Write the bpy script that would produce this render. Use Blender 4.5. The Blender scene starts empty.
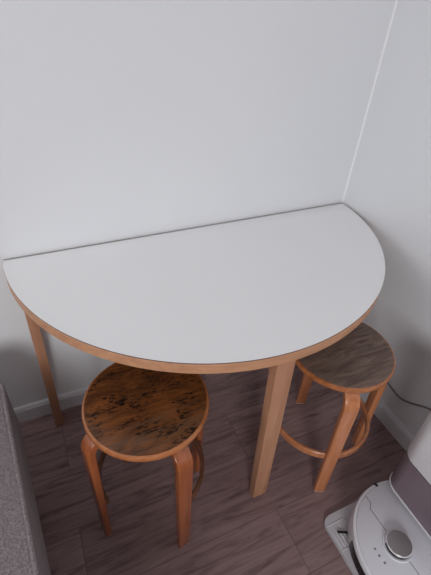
import bpy, bmesh, math
from mathutils import Vector, Matrix
import random
random.seed(7)
S = bpy.context.scene
C = S.collection
PI = math.pi
R = math.radians

# ------------------------------------------------------------------ materials
def lin(c):
    return tuple((x/255/12.92 if x/255 <= .04045 else ((x/255+.055)/1.055)**2.4) for x in c) + (1,)

def mat(name, col, rough=.5, spec=.5, metallic=0., coat=0.):
    m = bpy.data.materials.new(name); m.use_nodes = True
    b = m.node_tree.nodes['Principled BSDF']
    b.inputs['Base Color'].default_value = lin(col)
    b.inputs['Roughness'].default_value = rough
    b.inputs['Specular IOR Level'].default_value = spec
    b.inputs['Metallic'].default_value = metallic
    b.inputs['Coat Weight'].default_value = coat; b.inputs['Coat Roughness'].default_value = .16
    return m

class NG:
    def __init__(s, m):
        s.t = m.node_tree; s.b = s.t.nodes['Principled BSDF']
    def n(s, kind, **kw):
        x = s.t.nodes.new(kind)
        for k, v in kw.items():
            if k.startswith('i_'):
                x.inputs[k[2:].replace('_', ' ')].default_value = v
            else:
                setattr(x, k, v)
        return x
    def l(s, a, b): s.t.links.new(a, b)
    def ramp(s, fac, stops):
        r = s.n('ShaderNodeValToRGB'); e = r.color_ramp.elements
        while len(e) < len(stops): e.new(.5)
        for el, (p, c) in zip(e, stops):
            el.position = p; el.color = lin(c) if len(c) == 3 else c
        s.l(fac, r.inputs['Fac']); return r.outputs['Color']
    def coord(s, scale=(1, 1, 1), loc=(0, 0, 0), rot=(0, 0, 0), kind='Object'):
        tc = s.n('ShaderNodeTexCoord'); mp = s.n('ShaderNodeMapping')
        mp.inputs['Scale'].default_value = scale; mp.inputs['Location'].default_value = loc
        mp.inputs['Rotation'].default_value = rot
        s.l(tc.outputs[kind], mp.inputs['Vector']); return mp.outputs['Vector']
    def noise(s, vec, scale, detail=4, rough=.55, dist=0):
        x = s.n('ShaderNodeTexNoise'); x.inputs['Scale'].default_value = scale
        x.inputs['Detail'].default_value = detail; x.inputs['Roughness'].default_value = rough
        x.inputs['Distortion'].default_value = dist
        s.l(vec, x.inputs['Vector']); return x.outputs['Fac']
    def mix(s, fac, a, b, mode='MIX'):
        x = s.n('ShaderNodeMix', data_type='RGBA', blend_type=mode)
        for src, i in ((fac, 0), (a, 6), (b, 7)):
            if hasattr(src, 'is_linked'): s.l(src, x.inputs[i])
            elif i == 0: x.inputs[0].default_value = src
            else: x.inputs[i].default_value = lin(src)
        return x.outputs[2]
    def bump(s, h, strength=.2, dist=.001):
        x = s.n('ShaderNodeBump'); x.inputs['Strength'].default_value = strength
        x.inputs['Distance'].default_value = dist
        s.l(h, x.inputs['Height']); s.l(x.outputs['Normal'], s.b.inputs['Normal'])
    def color(s, c): s.l(c, s.b.inputs['Base Color'])

def wall_mat():
    m = mat('white_painted_wall', (226, 227, 230), .75, .25); g = NG(m)
    v = g.coord()
    g.color(g.ramp(g.noise(v, 1.5, 3), [(0, (223, 225, 228)), (1, (229, 229, 232))]))
    g.bump(g.noise(v, 320, 3), .06, .0006)
    return m

def wood(name, c1, c2, axis=2, rough=.38, dark=None, coat=.0, fleck=0.):
    """streaky wood with the grain along the given local axis"""
    m = mat(name, c1, rough, .45, coat=coat); g = NG(m)
    sc = [34, 34, 34]; sc[axis] = 2.2
    v = g.coord(sc)
    col = g.ramp(g.noise(v, 1.6, 5, .6, .4), [(.3, c1), (.7, c2)])
    if dark:
        w = g.coord((1, 1, 1))
        f = g.ramp(g.noise(w, 38, 4, .7), [(.62, (0, 0, 0)), (.74, (255, 255, 255))])
        col = g.mix(f, col, dark)
    if fleck:
        sf = [150, 150, 150]; sf[axis] = 40
        q = g.coord(sf)
        f = g.ramp(g.noise(q, 1, 2, .5), [(.66, (0, 0, 0)), (.8, (255*fleck,)*3)])
        col = g.mix(f, col, (60, 34, 22))
    g.color(col)
    g.bump(g.noise(v, 2, 3), .08, .0006)
    return m

def seat_mat(name, stops, rot, black, thr, rough, wear=None, patch=None):
    m = mat(name, (90, 50, 30), rough, .4); g = NG(m)
    v = g.coord((4.5, 30, 30), rot=(0, 0, rot))
    col = g.ramp(g.noise(v, 1.6, 7, .66, 1.3), stops)
    if patch:   # broad darkened areas
        w = g.coord((6, 11, 11), loc=(3.1, .9, 0), rot=(0, 0, rot))
        f = g.ramp(g.noise(w, 1.3, 6, .68, .8), [(.42, (0, 0, 0)), (.66, (215, 215, 215))])
        col = g.mix(f, col, patch)
    if wear:    # bare greyish streaks towards the front of the seat
        sx = g.n('ShaderNodeSeparateXYZ'); g.l(g.coord((1, 1, 1), loc=(0, 0, 0), rot=(0, 0, rot)), sx.inputs[0])
        n = g.noise(g.coord((5, 42, 42), loc=(.7, .4, 0), rot=(0, 0, rot)), 1.5, 5, .65)
        a = g.n('ShaderNodeMath', operation='MULTIPLY_ADD'); g.l(sx.outputs[1], a.inputs[0]); a.inputs[1].default_value = -3.2; g.l(n, a.inputs[2])
        f = g.ramp(a.outputs[0], [(.66, (0, 0, 0)), (.84, (200, 200, 200)), (.98, (50, 50, 50))])
        col = g.mix(f, col, wear)
    b1 = g.noise(g.coord((62, 210, 210), rot=(0, 0, rot)), 1.0, 4, .65, .4)
    b2 = g.noise(g.coord((7, 16, 16), loc=(2.3, .2, 0), rot=(0, 0, rot)), 1.3, 4, .6)
    mm = g.n('ShaderNodeMath', operation='MULTIPLY'); g.l(b1, mm.inputs[0]); g.l(b2, mm.inputs[1])
    f = g.ramp(mm.outputs[0], [(thr, (0, 0, 0)), (thr+.06, (255, 255, 255))])
    col = g.mix(f, col, black)
    g.color(col)
    g.bump(b1, .10, .0006)
    return m

def floor_mat():
    m = mat('grey_brown_wood_floor', (130, 105, 104), .48, .35); g = NG(m)
    u = g.coord(loc=(.583-.6, .864, 0))
    br = g.n('ShaderNodeTexBrick'); br.offset = .5
    for k, val in (('Scale', 1), ('Mortar Size', .0010), ('Mortar Smooth', .2), ('Brick Width', 1.2), ('Row Height', .195), ('Bias', 0)):
        br.inputs[k].default_value = val
    br.inputs['Color1'].default_value = (0.0, 0.0, 0.0, 1); br.inputs['Color2'].default_value = (1, 1, 1, 1)
    g.l(u, br.inputs['Vector'])
    # per-plank offset of the grain
    add = g.n('ShaderNodeVectorMath', operation='MULTIPLY_ADD')
    tc = g.coord((1, 1, 1))
    g.l(br.outputs['Color'], add.inputs[0]); add.inputs[1].default_value = (3.1, 1.7, 0)
    g.l(tc, add.inputs[2])
    mp = g.n('ShaderNodeMapping'); mp.inputs['Scale'].default_value = (2.6, 22, 1)
    g.l(add.outputs[0], mp.inputs['Vector'])
    n1 = g.noise(mp.outputs[0], 1.5, 6, .62, 1.6)
    mp2 = g.n('ShaderNodeMapping'); mp2.inputs['Scale'].default_value = (7, 110, 1)
    g.l(add.outputs[0], mp2.inputs['Vector'])
    n2 = g.noise(mp2.outputs[0], 1.2, 3, .6)
    col = g.ramp(n1, [(.32, FLOOR[0]), (.48, FLOOR[1]), (.72, FLOOR[2])])
    f2 = g.ramp(n2, [(.40, (70, 70, 70)), (.62, (0, 0, 0))])
    col = g.mix(f2, col, FLOOR[0])
    tint = g.ramp(br.outputs['Color'], [(0, (236, 234, 234)), (1, (255, 255, 255))])
    col = g.mix(1.0, col, tint, 'MULTIPLY')
    col = g.mix(br.outputs['Fac'], col, (94, 74, 73))
    g.color(col)
    g.bump(n1, .06, .0008)
    return m

def fabric_mat():
    m = mat('grey_woven_fabric', (140, 130, 131), .95, .1); g = NG(m)
    v = g.coord()
    n = g.noise(v, 210, 3, .7); w = g.noise(v, 420, 2, .6)
    col = g.ramp(n, [(.32, (112, 103, 105)), (.52, (138, 128, 129)), (.70, (162, 152, 154))])
    g.color(col); g.bump(w, .7, .003)
    b = g.b; b.inputs['Sheen Weight'].default_value = .15
    return m

FLOOR = [(108, 85, 84), (143, 117, 116), (162, 136, 134)]
M = {}
M['wall'] = wall_mat()
M['floor'] = floor_mat()
M['trim'] = mat('white_gloss_trim', (214, 213, 217), .45, .4)
M['ceil'] = mat('white_ceiling', (228, 228, 230), .8, .2)
M['bead'] = mat('corner_sealant', (240, 240, 242), .5, .4)
M['laminate'] = mat('white_laminate', (246, 245, 245), .25, .5)
g = NG(M['laminate']); v = g.coord()
g.color(g.ramp(g.noise(v, 5, 3), [(0, (245, 244, 244)), (1, (248, 247, 247))]))
M['lam_edge'] = mat('laminate_edge', (112, 90, 82), .6, .3)
M['lam_bevel'] = mat('laminate_bevel', (232, 232, 234), .4, .4)
M['birch'] = wood('birch_edge_band', (178, 128, 96), (204, 154, 120), 0, .4, fleck=.25)
M['birch_leg'] = wood('birch_table_leg', (166, 117, 90), (192, 143, 112), 2, .4, fleck=.3)
M['core'] = mat('table_core', (176, 140, 105), .7, .3)
M['stool_leg'] = wood('honey_lacquered_bentwood', (138, 72, 38), (170, 96, 54), 2, .26, coat=.6, fleck=.25)
M['stool_leg2'] = wood('amber_lacquered_bentwood', (178, 110, 72), (206, 138, 94), 2, .26, coat=.6, fleck=.25)
M['hoop_dark'] = wood('dark_worn_hoop', (84, 52, 34), (112, 70, 44), 0, .45)
M['stool_rim'] = wood('lacquered_seat_rim', (150, 88, 50), (190, 120, 74), 0, .26, coat=.6, fleck=.3)
M['seat_dark'] = seat_mat('worn_orange_black_seat', [(.28, (64, 38, 22)), (.5, (126, 74, 38)), (.74, (150, 92, 50))], R(4), (26, 19, 17), .272, .30, (104, 82, 64), (54, 34, 25))
M['seat_grey'] = seat_mat('weathered_walnut_seat', [(.30, (72, 56, 50)), (.5, (114, 93, 83)), (.70, (140, 116, 102))], R(8), (62, 48, 42), .40, .45)
M['pad'] = mat('scuffed_foot_pad', (190, 178, 172), .9, .1)
M['fabric'] = fabric_mat()
M['fabric_piping'] = fabric_mat()
M['sofa_leg'] = mat('dark_sofa_leg', (40, 32, 30), .5, .4)
M['vac_white'] = mat('satin_white_plastic', (232, 232, 236), .32, .5)
M['vac_grey'] = mat('silver_plastic', (214, 213, 220), .34, .5)
M['vac_ring'] = mat('pale_bumper_plastic', (226, 225, 231), .3, .5)
M['band'] = mat('taupe_smoked_plastic', (124, 109, 118), .2, .5)
M['base'] = mat('grey_base_plastic', (196, 194, 199), .4, .45)
M['ridge'] = mat('pale_ridge_plastic', (206, 204, 208), .4, .45)
M['black'] = mat('black_gloss_plastic', (18, 17, 19), .25, .5)
M['seam'] = mat('dark_seam', (70, 66, 72), .6, .3)
M['seam_soft'] = mat('grey_button', (132, 130, 137), .5, .4)
M['metal'] = mat('brushed_metal', (176, 164, 162), .35, .5, .85)
g = NG(M['metal'])
tc = g.n('ShaderNodeTexCoord'); gr = g.n('ShaderNodeTexGradient', gradient_type='RADIAL')
g.l(tc.outputs['Object'], gr.inputs['Vector'])
mm = g.n('ShaderNodeMath', operation='MULTIPLY'); g.l(gr.outputs['Fac'], mm.inputs[0]); mm.inputs[1].default_value = 130
cb = g.n('ShaderNodeCombineXYZ'); g.l(mm.outputs[0], cb.inputs[0])
g.color(g.ramp(g.noise(cb.outputs[0], 1, 2), [(.3, (150, 144, 144)), (.7, (184, 178, 178))]))
M['cable'] = mat('grey_cable', (126, 118, 122), .5, .4)

# ------------------------------------------------------------------ mesh helpers
def link(o, parent=None):
    C.objects.link(o)
    if parent: o.parent = parent
    return o

def build(name, bm, mats, parent=None, smooth=True, angle=40):
    bmesh.ops.recalc_face_normals(bm, faces=bm.faces)
    if smooth:
        for f in bm.faces: f.smooth = True
        for e in bm.edges:
            if len(e.link_faces) == 2 and e.calc_face_angle(0) > R(angle): e.smooth = False
    me = bpy.data.meshes.new(name); bm.to_mesh(me); bm.free()
    for m in (mats if isinstance(mats, (list, tuple)) else [mats]): me.materials.append(m)
    return link(bpy.data.objects.new(name, me), parent)

def thing(name, label, cat, loc=(0, 0, 0), rz=0, group=None):
    o = bpy.data.objects.new(name, None); o.empty_display_size = .05; C.objects.link(o)
    o.location = loc; o.rotation_euler = (0, 0, rz); o['label'] = label; o['category'] = cat
    if group: o['group'] = group
    return o

def box(bm, lo, hi, bev=0, seg=2):
    r = bmesh.ops.create_cube(bm, size=1); vs = r['verts']
    for v in vs: v.co = Vector([lo[i]+(hi[i]-lo[i])*(v.co[i]+.5) for i in range(3)])
    if bev:
        es = list({e for v in vs for e in v.link_edges})
        bmesh.ops.bevel(bm, geom=es, offset=bev, segments=seg, affect='EDGES', profile=.5)
    return bm

def prism(bm, pts, z0, z1, bev=0, seg=2, top_only=False):
    vs = [bm.verts.new((x, y, z0)) for x, y in pts]; us = [bm.verts.new((x, y, z1)) for x, y in pts]
    n = len(pts)
    bot = bm.faces.new(list(reversed(vs))); top = bm.faces.new(us)
    for i in range(n): bm.faces.new((vs[i], vs[(i+1) % n], us[(i+1) % n], us[i]))
    if bev:
        es = list(top.edges) + ([] if top_only else list(bot.edges))
        bmesh.ops.bevel(bm, geom=es, offset=bev, segments=seg, affect='EDGES', profile=.5)
    return bm

def rrect(x0, y0, x1, y1, r, n=8):
    out = []
    for cx, cy, a in ((x1-r, y1-r, 0), (x0+r, y1-r, 90), (x0+r, y0+r, 180), (x1-r, y0+r, 270)):
        for k in range(n+1):
            t = R(a+90*k/n); out.append((cx+r*math.cos(t), cy+r*math.sin(t)))
    return out

def soft_block(bm, x0, y0, x1, y1, r, z0, z1, b, n=8, k=6):
    """rounded-corner block whose top (and slightly its bottom) edge is rolled over"""
    prof = [(b*.35, z0), (b*.1, z0+b*.1), (0, z0+b*.35)]
    prof += [(b-b*math.cos(R(90*i/k)), z1-b+b*math.sin(R(90*i/k))) for i in range(k+1)]
    rings = [[bm.verts.new((x, y, z)) for x, y in rrect(x0+d, y0+d, x1-d, y1-d, max(r-d, .004), n)] for d, z in prof]
    m = len(rings[0])
    for A, B in zip(rings, rings[1:]):
        for i in range(m): bm.faces.new((A[i], A[(i+1) % m], B[(i+1) % m], B[i]))
    bm.faces.new(list(reversed(rings[0]))); bm.faces.new(rings[-1]); return bm

def lathe(bm, prof, n=96, a0=0, a1=2*PI, c=(0, 0)):
    """revolve an (r, z) profile; a closed profile polygon when the sweep is partial"""
    full = abs(a1-a0-2*PI) < 1e-6
    m = n if full else n+1
    rings = []
    for i in range(m):
        t = a0+(a1-a0)*i/n
        rings.append([None if (full and r < 1e-6) else bm.verts.new((c[0]+r*math.cos(t), c[1]+r*math.sin(t), z)) for r, z in prof])
    if full:
        axis = {}
        for j, (r, z) in enumerate(prof):
            if r < 1e-6: axis[j] = bm.verts.new((c[0], c[1], z))
        for i in range(n):
            A, B = rings[i], rings[(i+1) % n]
            for j in range(len(prof)-1):
                q = []
                for v in (A[j] or axis[j], B[j] or axis[j], B[j+1] or axis.get(j+1), A[j+1] or axis.get(j+1)):
                    if v not in q: q.append(v)
                if len(q) > 2: bm.faces.new(q)
    else:
        k = len(prof)
        for i in range(n):
            A, B = rings[i], rings[i+1]
            for j in range(k): bm.faces.new((A[j], B[j], B[(j+1) % k], A[(j+1) % k]))
        bm.faces.new(rings[0]); bm.faces.new(list(reversed(rings[-1])))
    return bm

def ring_prof(r0, r1, z0, z1, b=.002):
    return [(r0+b, z0), (r1-b, z0), (r1, z0+b), (r1, z1-b), (r1-b, z1), (r0+b, z1), (r0, z1-b), (r0, z0+b)]

def band_sweep(bm, path, frame, c=.003):
    """rounded rectangular section along path: list of (point2d, normal2d, thickness, width);
    frame(r, z, s) -> 3d point with s across the width"""
    rings = []
    for (p, nrm, t, w) in path:
        h, q = t/2, w/2
        sec = []
        for sx, sy, a in ((1, 1, 0), (-1, 1, 90), (-1, -1, 180), (1, -1, 270)):
            for k in range(4):
                th = R(a+30*k)
                sec.append((sx*(h-c)+c*math.cos(th), sy*(q-c)+c*math.sin(th)))
        rings.append([bm.verts.new(frame(p[0]+nrm[0]*u, p[1]+nrm[1]*u, s)) for u, s in sec])
    k = len(rings[0])
    for A, B in zip(rings, rings[1:]):
        for j in range(k): bm.faces.new((A[j], A[(j+1) % k], B[(j+1) % k], B[j]))
    bm.faces.new(rings[0]); bm.faces.new(list(reversed(rings[-1])))
    return bm

def tube(bm, pts, rad, n=8, closed=False):
    pts = [Vector(p) for p in pts]; rings = []
    N = len(pts)
    for i, p in enumerate(pts):
        a = pts[(i-1) % N] if (closed or i > 0) else p
        b = pts[(i+1) % N] if (closed or i < N-1) else p
        d = (b-a).normalized()
        up = Vector((0, 0, 1)) if abs(d.z) < .95 else Vector((1, 0, 0))
        x = d.cross(up).normalized(); y = x.cross(d)
        rings.append([bm.verts.new(p+rad*(math.cos(2*PI*k/n)*x+math.sin(2*PI*k/n)*y)) for k in range(n)])
    for i in range(N if closed else N-1):
        A, B = rings[i], rings[(i+1) % N]
        for j in range(n): bm.faces.new((A[j], A[(j+1) % n], B[(j+1) % n], B[j]))
    if not closed:
        bm.faces.new(rings[0]); bm.faces.new(list(reversed(rings[-1])))
    return bm

def smooth_path(pts, sub=8):
    P = [Vector(p) for p in pts]; out = []
    for i in range(len(P)-1):
        p0 = P[max(i-1, 0)]; p1 = P[i]; p2 = P[i+1]; p3 = P[min(i+2, len(P)-1)]
        for k in range(sub):
            t = k/sub
            out.append(.5*((2*p1)+(p2-p0)*t+(2*p0-5*p1+4*p2-p3)*t*t+(3*p1-p0-3*p2+p3)*t**3))
    out.append(P[-1]); return out

# ------------------------------------------------------------------ setting
def struct(name, bm, m, label=None):
    o = build(name, bm, m, smooth=False); o['kind'] = 'structure'
    return o
X0, Y0, ZC = -4.2, -4.2, 2.6
struct('floor', box(bmesh.new(), (X0, Y0, -.1), (.12, .12, 0)), M['floor'])
struct('wall_back', box(bmesh.new(), (X0, 0, 0), (.12, .12, ZC)), M['wall'])
struct('wall_right', box(bmesh.new(), (0, Y0, 0), (.12, 0, ZC)), M['wall'])
struct('ceiling', box(bmesh.new(), (X0, Y0, ZC), (.12, .12, ZC+.1)), M['ceil'])
def skirting(bm, along_x):
    prof = [(0, 0), (.015, 0), (.015, .062), (.012, .066), (.012, .071), (.007, .075), (0, .075)]
    if along_x: a = [(X0, -d, z) for d, z in prof]; b = [(-.0, -d, z) for d, z in prof]
    else: a = [(-d, Y0, z) for d, z in prof]; b = [(-d, -.0, z) for d, z in prof]
    A = [bm.verts.new(p) for p in a]; B = [bm.verts.new(p) for p in b]; n = len(prof)
    for i in range(n): bm.faces.new((A[i], A[(i+1) % n], B[(i+1) % n], B[i]))
    bm.faces.new(A); bm.faces.new(list(reversed(B))); return bm
struct('baseboard_back', skirting(bmesh.new(), True), M['trim'])
struct('baseboard_right', skirting(bmesh.new(), False), M['trim'])
struct('trim_1', prism(bmesh.new(), [(0, 0), (-.004, 0), (-.0026, -.0026), (0, -.004)], .075, ZC), M['bead'])

# ------------------------------------------------------------------ half-round table
TX, TY, TZ, TR = -.6118, -.0093, .7124, .603
table = thing('half_round_table', 'white-topped half-round birch table standing against the wall', 'table', (TX, TY, 0))
def half_disc(r, y1=0., n=96):
    return [(r*math.cos(PI+PI*k/n), min(r*math.sin(PI+PI*k/n), y1)) for k in range(n+1)]
bm = prism(bmesh.new(), half_disc(TR-.0008), TZ-.0034, TZ, .0018, 2, True)
for f in bm.faces:
    c = f.calc_center_median()
    if f.normal.z < .3 and c.z < TZ-.001: f.material_index = 1
    elif .3 < f.normal.z < .99: f.material_index = 2
top = build('tabletop', bm, [M['laminate'], M['lam_edge'], M['lam_bevel']], table, True, 30)
# bent birch lipping round the curve, with a straight back strip
RH = .0355
bm = lathe(bmesh.new(), ring_prof(TR-.02, TR, TZ-RH, TZ-.0034, .0025), 96, PI, 2*PI)
box(bm, (-TR+.02, -.018, TZ-RH), (TR-.02, 0, TZ-.0034), .001, 1)
build('edge_band', bm, M['birch'], table)
build('core_panel', prism(bmesh.new(), [(x*.9665, min(y*.9665, -.018)) for x, y in half_disc(TR)], TZ-RH+.006, TZ-.0034), M['core'], table)
def table_leg(ang, rad, lean=(0, 0)):
    t, w, zt = .030, .052, TZ-RH
    ca, sa = math.cos(ang), math.sin(ang)
    fr = lambda r, z, s: Vector((r*ca-s*sa+lean[0]*z/.68, r*sa+s*ca+lean[1]*z/.68, z))
    # L-shaped leg: outer face straight, inner corner rounded into the arm under the top
    Ro, rin = rad, .035
    prof = [(Ro-t, 0), (Ro, 0), (Ro, zt-.004), (Ro-.004, zt), (Ro-.19, zt), (Ro-.19, zt-.022)]
    for k in range(9):
        a = R(90-90*k/8); prof.append((Ro-t-rin+rin*math.cos(a), zt-.022-rin+rin*math.sin(a)))
    bm = bmesh.new()
    A = [bm.verts.new(fr(r, z, -w/2)) for r, z in prof]; B = [bm.verts.new(fr(r, z, w/2)) for r, z in prof]
    n = len(prof); f1 = bm.faces.new(A); f2 = bm.faces.new(list(reversed(B)))
    for i in range(n): bm.faces.new((A[i], A[(i+1) % n], B[(i+1) % n], B[i]))
    bmesh.ops.bevel(bm, geom=list(f1.edges)+list(f2.edges), offset=.0025, segments=2, affect='EDGES', profile=.5)
    return bm
for a, rr, ln in ((R(270), TR-.006, (-.02, 0)), (R(184.8), TR-.008, (.013, 0)), (R(355.2), TR-.008, (-.013, 0))):
    build('leg', table_leg(a, rr, ln), M['birch_leg'], table)

# ------------------------------------------------------------------ bentwood stools
def make_stool(label, loc, a0, H, gap, seat_m, leg_m, Rf, hz, emb, hoop_m):
    t_ = thing('wooden_stool', label, 'stool', (loc[0], loc[1], 0), 0, 'bentwood stools at the table')
    r, th = .159, .0205
    seat = build('seat', lathe(bmesh.new(), [(0, H-th), (r-.006, H-th), (r-.002, H-th+.002), (r, H-th+.006), (r, H-.006), (r-.0015, H-.0022), (r-.005, H-.0006), (r-.008, H-.0004), (0, H-.0004)], 96), M['stool_rim'], t_)
    build('seat_surface', lathe(bmesh.new(), [(0, H-.002), (r-.0065, H-.002), (r-.0065, H-.0002), (r-.0085, H), (0, H)], 96), seat_m, seat)
    Ro, zt = .178, H-th
    for k in range(4):
        a = a0+k*PI/2; ca, sa = math.cos(a), math.sin(a)
        fr = lambda q, z, s: Vector((q*ca-s*sa, q*sa+s*ca, z))
        t0, t1, w0, w1 = .019, .022, .036, .043
        ra = .046
        path = []
        for i in range(9):
            f = i/8; z = .004+f*(zt-t1/2-ra-.004)
            t = t0+(t1-t0)*f; w = w0+(w1-w0)*f
            path.append(((Rf+(Ro-Rf)*f-t/2, z), (1, 0), t, w))
        cx, cz = Ro-t1/2-ra, zt-t1/2-ra
        for i in range(1, 11):
            b = R(90*i/10)
            path.append(((cx+ra*math.cos(b), cz+ra*math.sin(b)), (math.cos(b), math.sin(b)), t1, w1))
        path.append(((.05, zt-t1/2), (0, 1), t1, w1))
        leg = build('leg', band_sweep(bmesh.new(), path, fr), leg_m, t_)
        build('foot_pad', band_sweep(bmesh.new(), [((Rf-t0/2, 0), (1, 0), t0-.002, w0-.002), ((Rf-t0/2, .0042), (1, 0), t0-.001, w0-.001)], fr, .002), M['pad'], leg)
    ri = Rf+(Ro-Rf)*hz/.45-.0205+emb
    g0, g1 = gap
    build('hoop_stretcher', lathe(bmesh.new(), ring_prof(ri-.011, ri, hz-.013, hz+.013, .0025), 80, a0+g1, a0+g0+2*PI), hoop_m, t_)
    return t_
make_stool('round bentwood stool with a worn orange and black seat, left of the front table leg', (-.9421, -.4771), -2.8944, .527, (R(6), R(90)), M['seat_dark'], M['stool_leg'], .179, .206, .001, M['hoop_dark'])
make_stool('round bentwood stool with a greyish brown seat, by the right wall under the table', (-.3408, -.5025), -1.9841, .513, (R(188), R(262)), M['seat_grey'], M['stool_leg2'], .190, .192, .007, M['stool_leg2'])

# ------------------------------------------------------------------ sofa
sofa = thing('sofa', 'grey woven fabric sofa corner with a piped seam, left of the table', 'sofa', (-1.283, -.205, 0), R(5))
build('seat_base', soft_block(bmesh.new(), -.92, -1.7, 0, 0, .03, .25, .456, .014), M['fabric'], sofa)
build('piping', tube(bmesh.new(), [(x, y, .4535) for x, y in rrect(-.916, -1.696, -.004, -.004, .026, 6)], .0052, 8, True), M['fabric_piping'], sofa)
build('backrest', soft_block(bmesh.new(), -1.12, -1.7, -.921, 0, .05, .25, .80, .04), M['fabric'], sofa)
for x, y in ((-.1, -.1), (-.1, -1.6), (-1.02, -.1), (-1.02, -1.6)):
    build('leg', lathe(bmesh.new(), [(0, 0), (.018, 0), (.026, .25), (0, .25)], 24, c=(x, y)), M['sofa_leg'], sofa)

# ------------------------------------------------------------------ charging dock
DX0, DX1, DY0, DY1 = -.25, -.03, -1.157, -.757
dock = thing('charging_dock', 'white robot vacuum charging dock with a taupe band by the right wall', 'vacuum dock', (0, 0, 0))
bm = prism(bmesh.new(), rrect(-.468, -1.157, -.03, -.755, .028), 0, .014, .003, 2, True)
base = build('base_plate', bm, M['base'], dock)
for i in range(6):
    x = -.459+.0115*i
    build('ridge', box(bmesh.new(), (x-.0022, -.852, .013), (x+.0022, -.786, .0162), .001, 1), M['ridge'], base)
build('ridge', box(bmesh.new(), (-.462, -.784, .013), (-.398, -.780, .0162), .001, 1), M['ridge'], base)
build('ridge', box(bmesh.new(), (-.464, -.858, .013), (-.398, -.855, .0162), .001, 1), M['ridge'], base)
build('rear_housing', prism(bmesh.new(), rrect(-.065, DY0, DX1, DY1, .02), .014, .13), M['vac_white'], dock)
ZB0, ZB1, ZT = .126, .285, .54
build('front_band', prism(bmesh.new(), rrect(DX0, DY0, DX1, DY1, .05), ZB0, ZB1-.003), M['band'], dock)
build('lower_lip', prism(bmesh.new(), rrect(DX0-.002, DY0-.002, DX1, DY1+.002, .051), ZB0-.006, ZB0, .002, 2), M['vac_ring'], dock)
build('shadow_gap', prism(bmesh.new(), rrect(DX0+.003, DY0+.003, DX1, DY1-.003, .048), ZB1-.003, ZB1), M['seam'], dock)
build('upper_body', soft_block(bmesh.new(), DX0-.001, DY0-.001, DX1, DY1+.001, .05, ZB1, ZT, .012), M['vac_white'], dock)

# ------------------------------------------------------------------ robot vacuum
VX, VY, ZR = -.274, -.950, .0142
vac = thing('robot_vacuum', 'round silver robot vacuum docked on the grey plate, metal sensor turret on top', 'robot vacuum', (VX, VY, ZR))
rv = .196; zt = .084
build('body', lathe(bmesh.new(), [(0, 0), (rv-.02, 0), (rv-.004, .012), (rv, .024), (rv, zt-.012), (rv-.003, zt-.005), (rv-.009, zt-.003), (rv-.0095, zt-.004), (0, zt-.004)], 128), M['vac_ring'], vac)
cov = build('top_cover', lathe(bmesh.new(), [(0, zt-.006), (rv-.0115, zt-.006), (rv-.0115, zt-.0015), (rv-.0135, zt), (0, zt)], 128), M['vac_grey'], vac)
# black sensor window on the side facing the room
build('sensor_window', lathe(bmesh.new(), ring_prof(rv-.006, rv+.0014, .026, .066, .002), 30, R(152), R(214)), M['black'], vac)
# seam across the cover
sx = -.340-VX
def strip(bm, pts, w, z0, z1):
    for (xa, ya), (xb, yb) in zip(pts, pts[1:]):
        d = Vector((xb-xa, yb-ya)).normalized(); nn = Vector((-d.y, d.x))*w/2; e = d*w*.3
        q = [(xa-e.x+nn.x, ya-e.y+nn.y), (xa-e.x-nn.x, ya-e.y-nn.y), (xb+e.x-nn.x, yb+e.y-nn.y), (xb+e.x+nn.x, yb+e.y+nn.y)]
        prism(bm, q, z0, z1)
    return bm
build('seam', strip(bmesh.new(), [(-.058, .174), (-.058, .150), (sx-.006, .138), (sx-.004, .02)], .0016, zt-.001, zt+.0003), M['seam'], cov)
build('seam', strip(bmesh.new(), [(sx, .0), (sx, -.160)], .0016, zt-.001, zt+.0003), M['seam'], cov)
# notch in the bumper rim
build('rim_notch', box(bmesh.new(), (-.004, rv-.016, zt-.008), (.004, rv+.0006, zt-.0008)), M['black'], vac)
tx, ty = -.343-VX, -.926-VY
tur = build('turret', lathe(bmesh.new(), [(0, zt-.001), (.0435, zt-.001), (.0435, zt+.003), (.0425, zt+.0042), (.0395, zt+.0042), (.0375, zt+.0035), (.0365, zt+.0036), (.0365, zt+.016), (.0372, zt+.0165), (.0372, zt+.0182), (.0362, zt+.019), (0, zt+.019)], 64, c=(0, 0)), M['vac_ring'], vac)
tur.location = (tx, ty, 0)
cap = build('turret_cap', lathe(bmesh.new(), [(0, zt+.0185), (.0352, zt+.0185), (.0352, zt+.0196), (.0345, zt+.0203), (0, zt+.0203)], 64), M['metal'], tur)
build('turret_slot', lathe(bmesh.new(), ring_prof(.034, .0373, zt+.0036, zt+.0150, .0008), 40, R(150), R(300)), M['black'], tur)
for x, y in ((-.410-VX, -.906-VY), (-.411-VX, -.925-VY), (-.409-VX, -.945-VY)):
    build('button', lathe(bmesh.new(), [(0, zt-.001), (.0035, zt-.001), (.0035, zt+.0004), (.003, zt+.0007), (0, zt+.0007)], 20, c=(x, y)), M['seam_soft'], cov)
sb = build('side_brush', lathe(bmesh.new(), [(0, .003), (.014, .003), (.014, .009), (0, .009)], 24, c=(-.128, .118)), M['black'], vac)
bm = bmesh.new()
tube(bm, smooth_path([(-.128, .118, .006), (-.15, .1305, .006), (-.172, .141, .006)], 4), .0036, 8)
build('bristle', bm, M['black'], sb)

# ------------------------------------------------------------------ cable
pts = [(-.018, -.36, .004), (-.02, -.40, .06), (-.006, -.445, .20), (-.005, -.494, .178), (-.005, -.554, .170), (-.005, -.595, .189), (-.005, -.63, .216), (-.005, -.667, .241), (-.005, -.74, .262), (-.006, -.80, .25), (-.016, -.83, .22), (-.031, -.85, .2)]
o = build('power_cable', tube(bmesh.new(), smooth_path(pts, 8), .0032, 8), M['cable'])
o['label'] = 'thin grey power cable running along the right wall to the dock'; o['category'] = 'cable'

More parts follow.
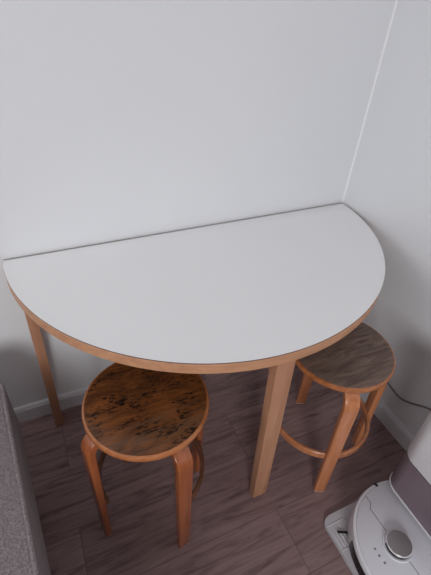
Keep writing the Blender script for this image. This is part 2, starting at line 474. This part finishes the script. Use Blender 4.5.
# ------------------------------------------------------------------ light
w = bpy.data.worlds.new('World'); S.world = w; w.use_nodes = True
bg = w.node_tree.nodes['Background']
bg.inputs['Color'].default_value = (.95, .96, 1.0, 1); bg.inputs['Strength'].default_value = .006
def area(name, loc, target, sx, sy, power, col=(1, 1, 1), spread=180):
    L = bpy.data.lights.new(name, 'AREA'); L.shape = 'RECTANGLE'; L.size = sx; L.size_y = sy
    L.energy = power; L.color = col; L.spread = R(spread)
    o = bpy.data.objects.new(name, L); C.objects.link(o); o.location = loc
    d = Vector(target)-Vector(loc); o.rotation_euler = d.to_track_quat('-Z', 'Y').to_euler()
    return o
area('window_daylight', (-1.9, -3.3, 1.45), (-.9, 0, .55), .8, 1.0, 32, (.985, .99, 1.0))
area('balcony_door_daylight', (-1.6, -2.6, 1.05), (-1.1, 0, .5), .7, .8, 6, (.985, .99, 1.0))
area('side_window_daylight', (-3.6, -.8, 1.5), (0, -.5, .8), 1.2, 1.2, 15, (.985, .99, 1.0))

# ------------------------------------------------------------------ camera
cx, cy, cz, yaw, pitch, roll, fpx = -1.088, -1.1097, 1.383, .4661, .6555, .0709, 403.87
f = Vector((math.sin(yaw)*math.cos(pitch), math.cos(yaw)*math.cos(pitch), -math.sin(pitch)))
r0 = Vector((math.cos(yaw), -math.sin(yaw), 0)); u0 = r0.cross(f)
rr = math.cos(roll)*r0+math.sin(roll)*u0; uu = -math.sin(roll)*r0+math.cos(roll)*u0
cam = bpy.data.cameras.new('camera'); cam.sensor_fit = 'HORIZONTAL'; cam.sensor_width = 36; cam.lens = fpx/431*36
cam.clip_start = .02
co = bpy.data.objects.new('camera', cam); C.objects.link(co)
co.matrix_world = Matrix(((rr.x, uu.x, -f.x, cx), (rr.y, uu.y, -f.y, cy), (rr.z, uu.z, -f.z, cz), (0, 0, 0, 1)))
S.camera = co
S.view_settings.view_transform = 'Standard'; S.view_settings.look = 'None'
S.view_settings.exposure = .16; S.view_settings.gamma = 1; S.view_settings.use_curve_mapping = False
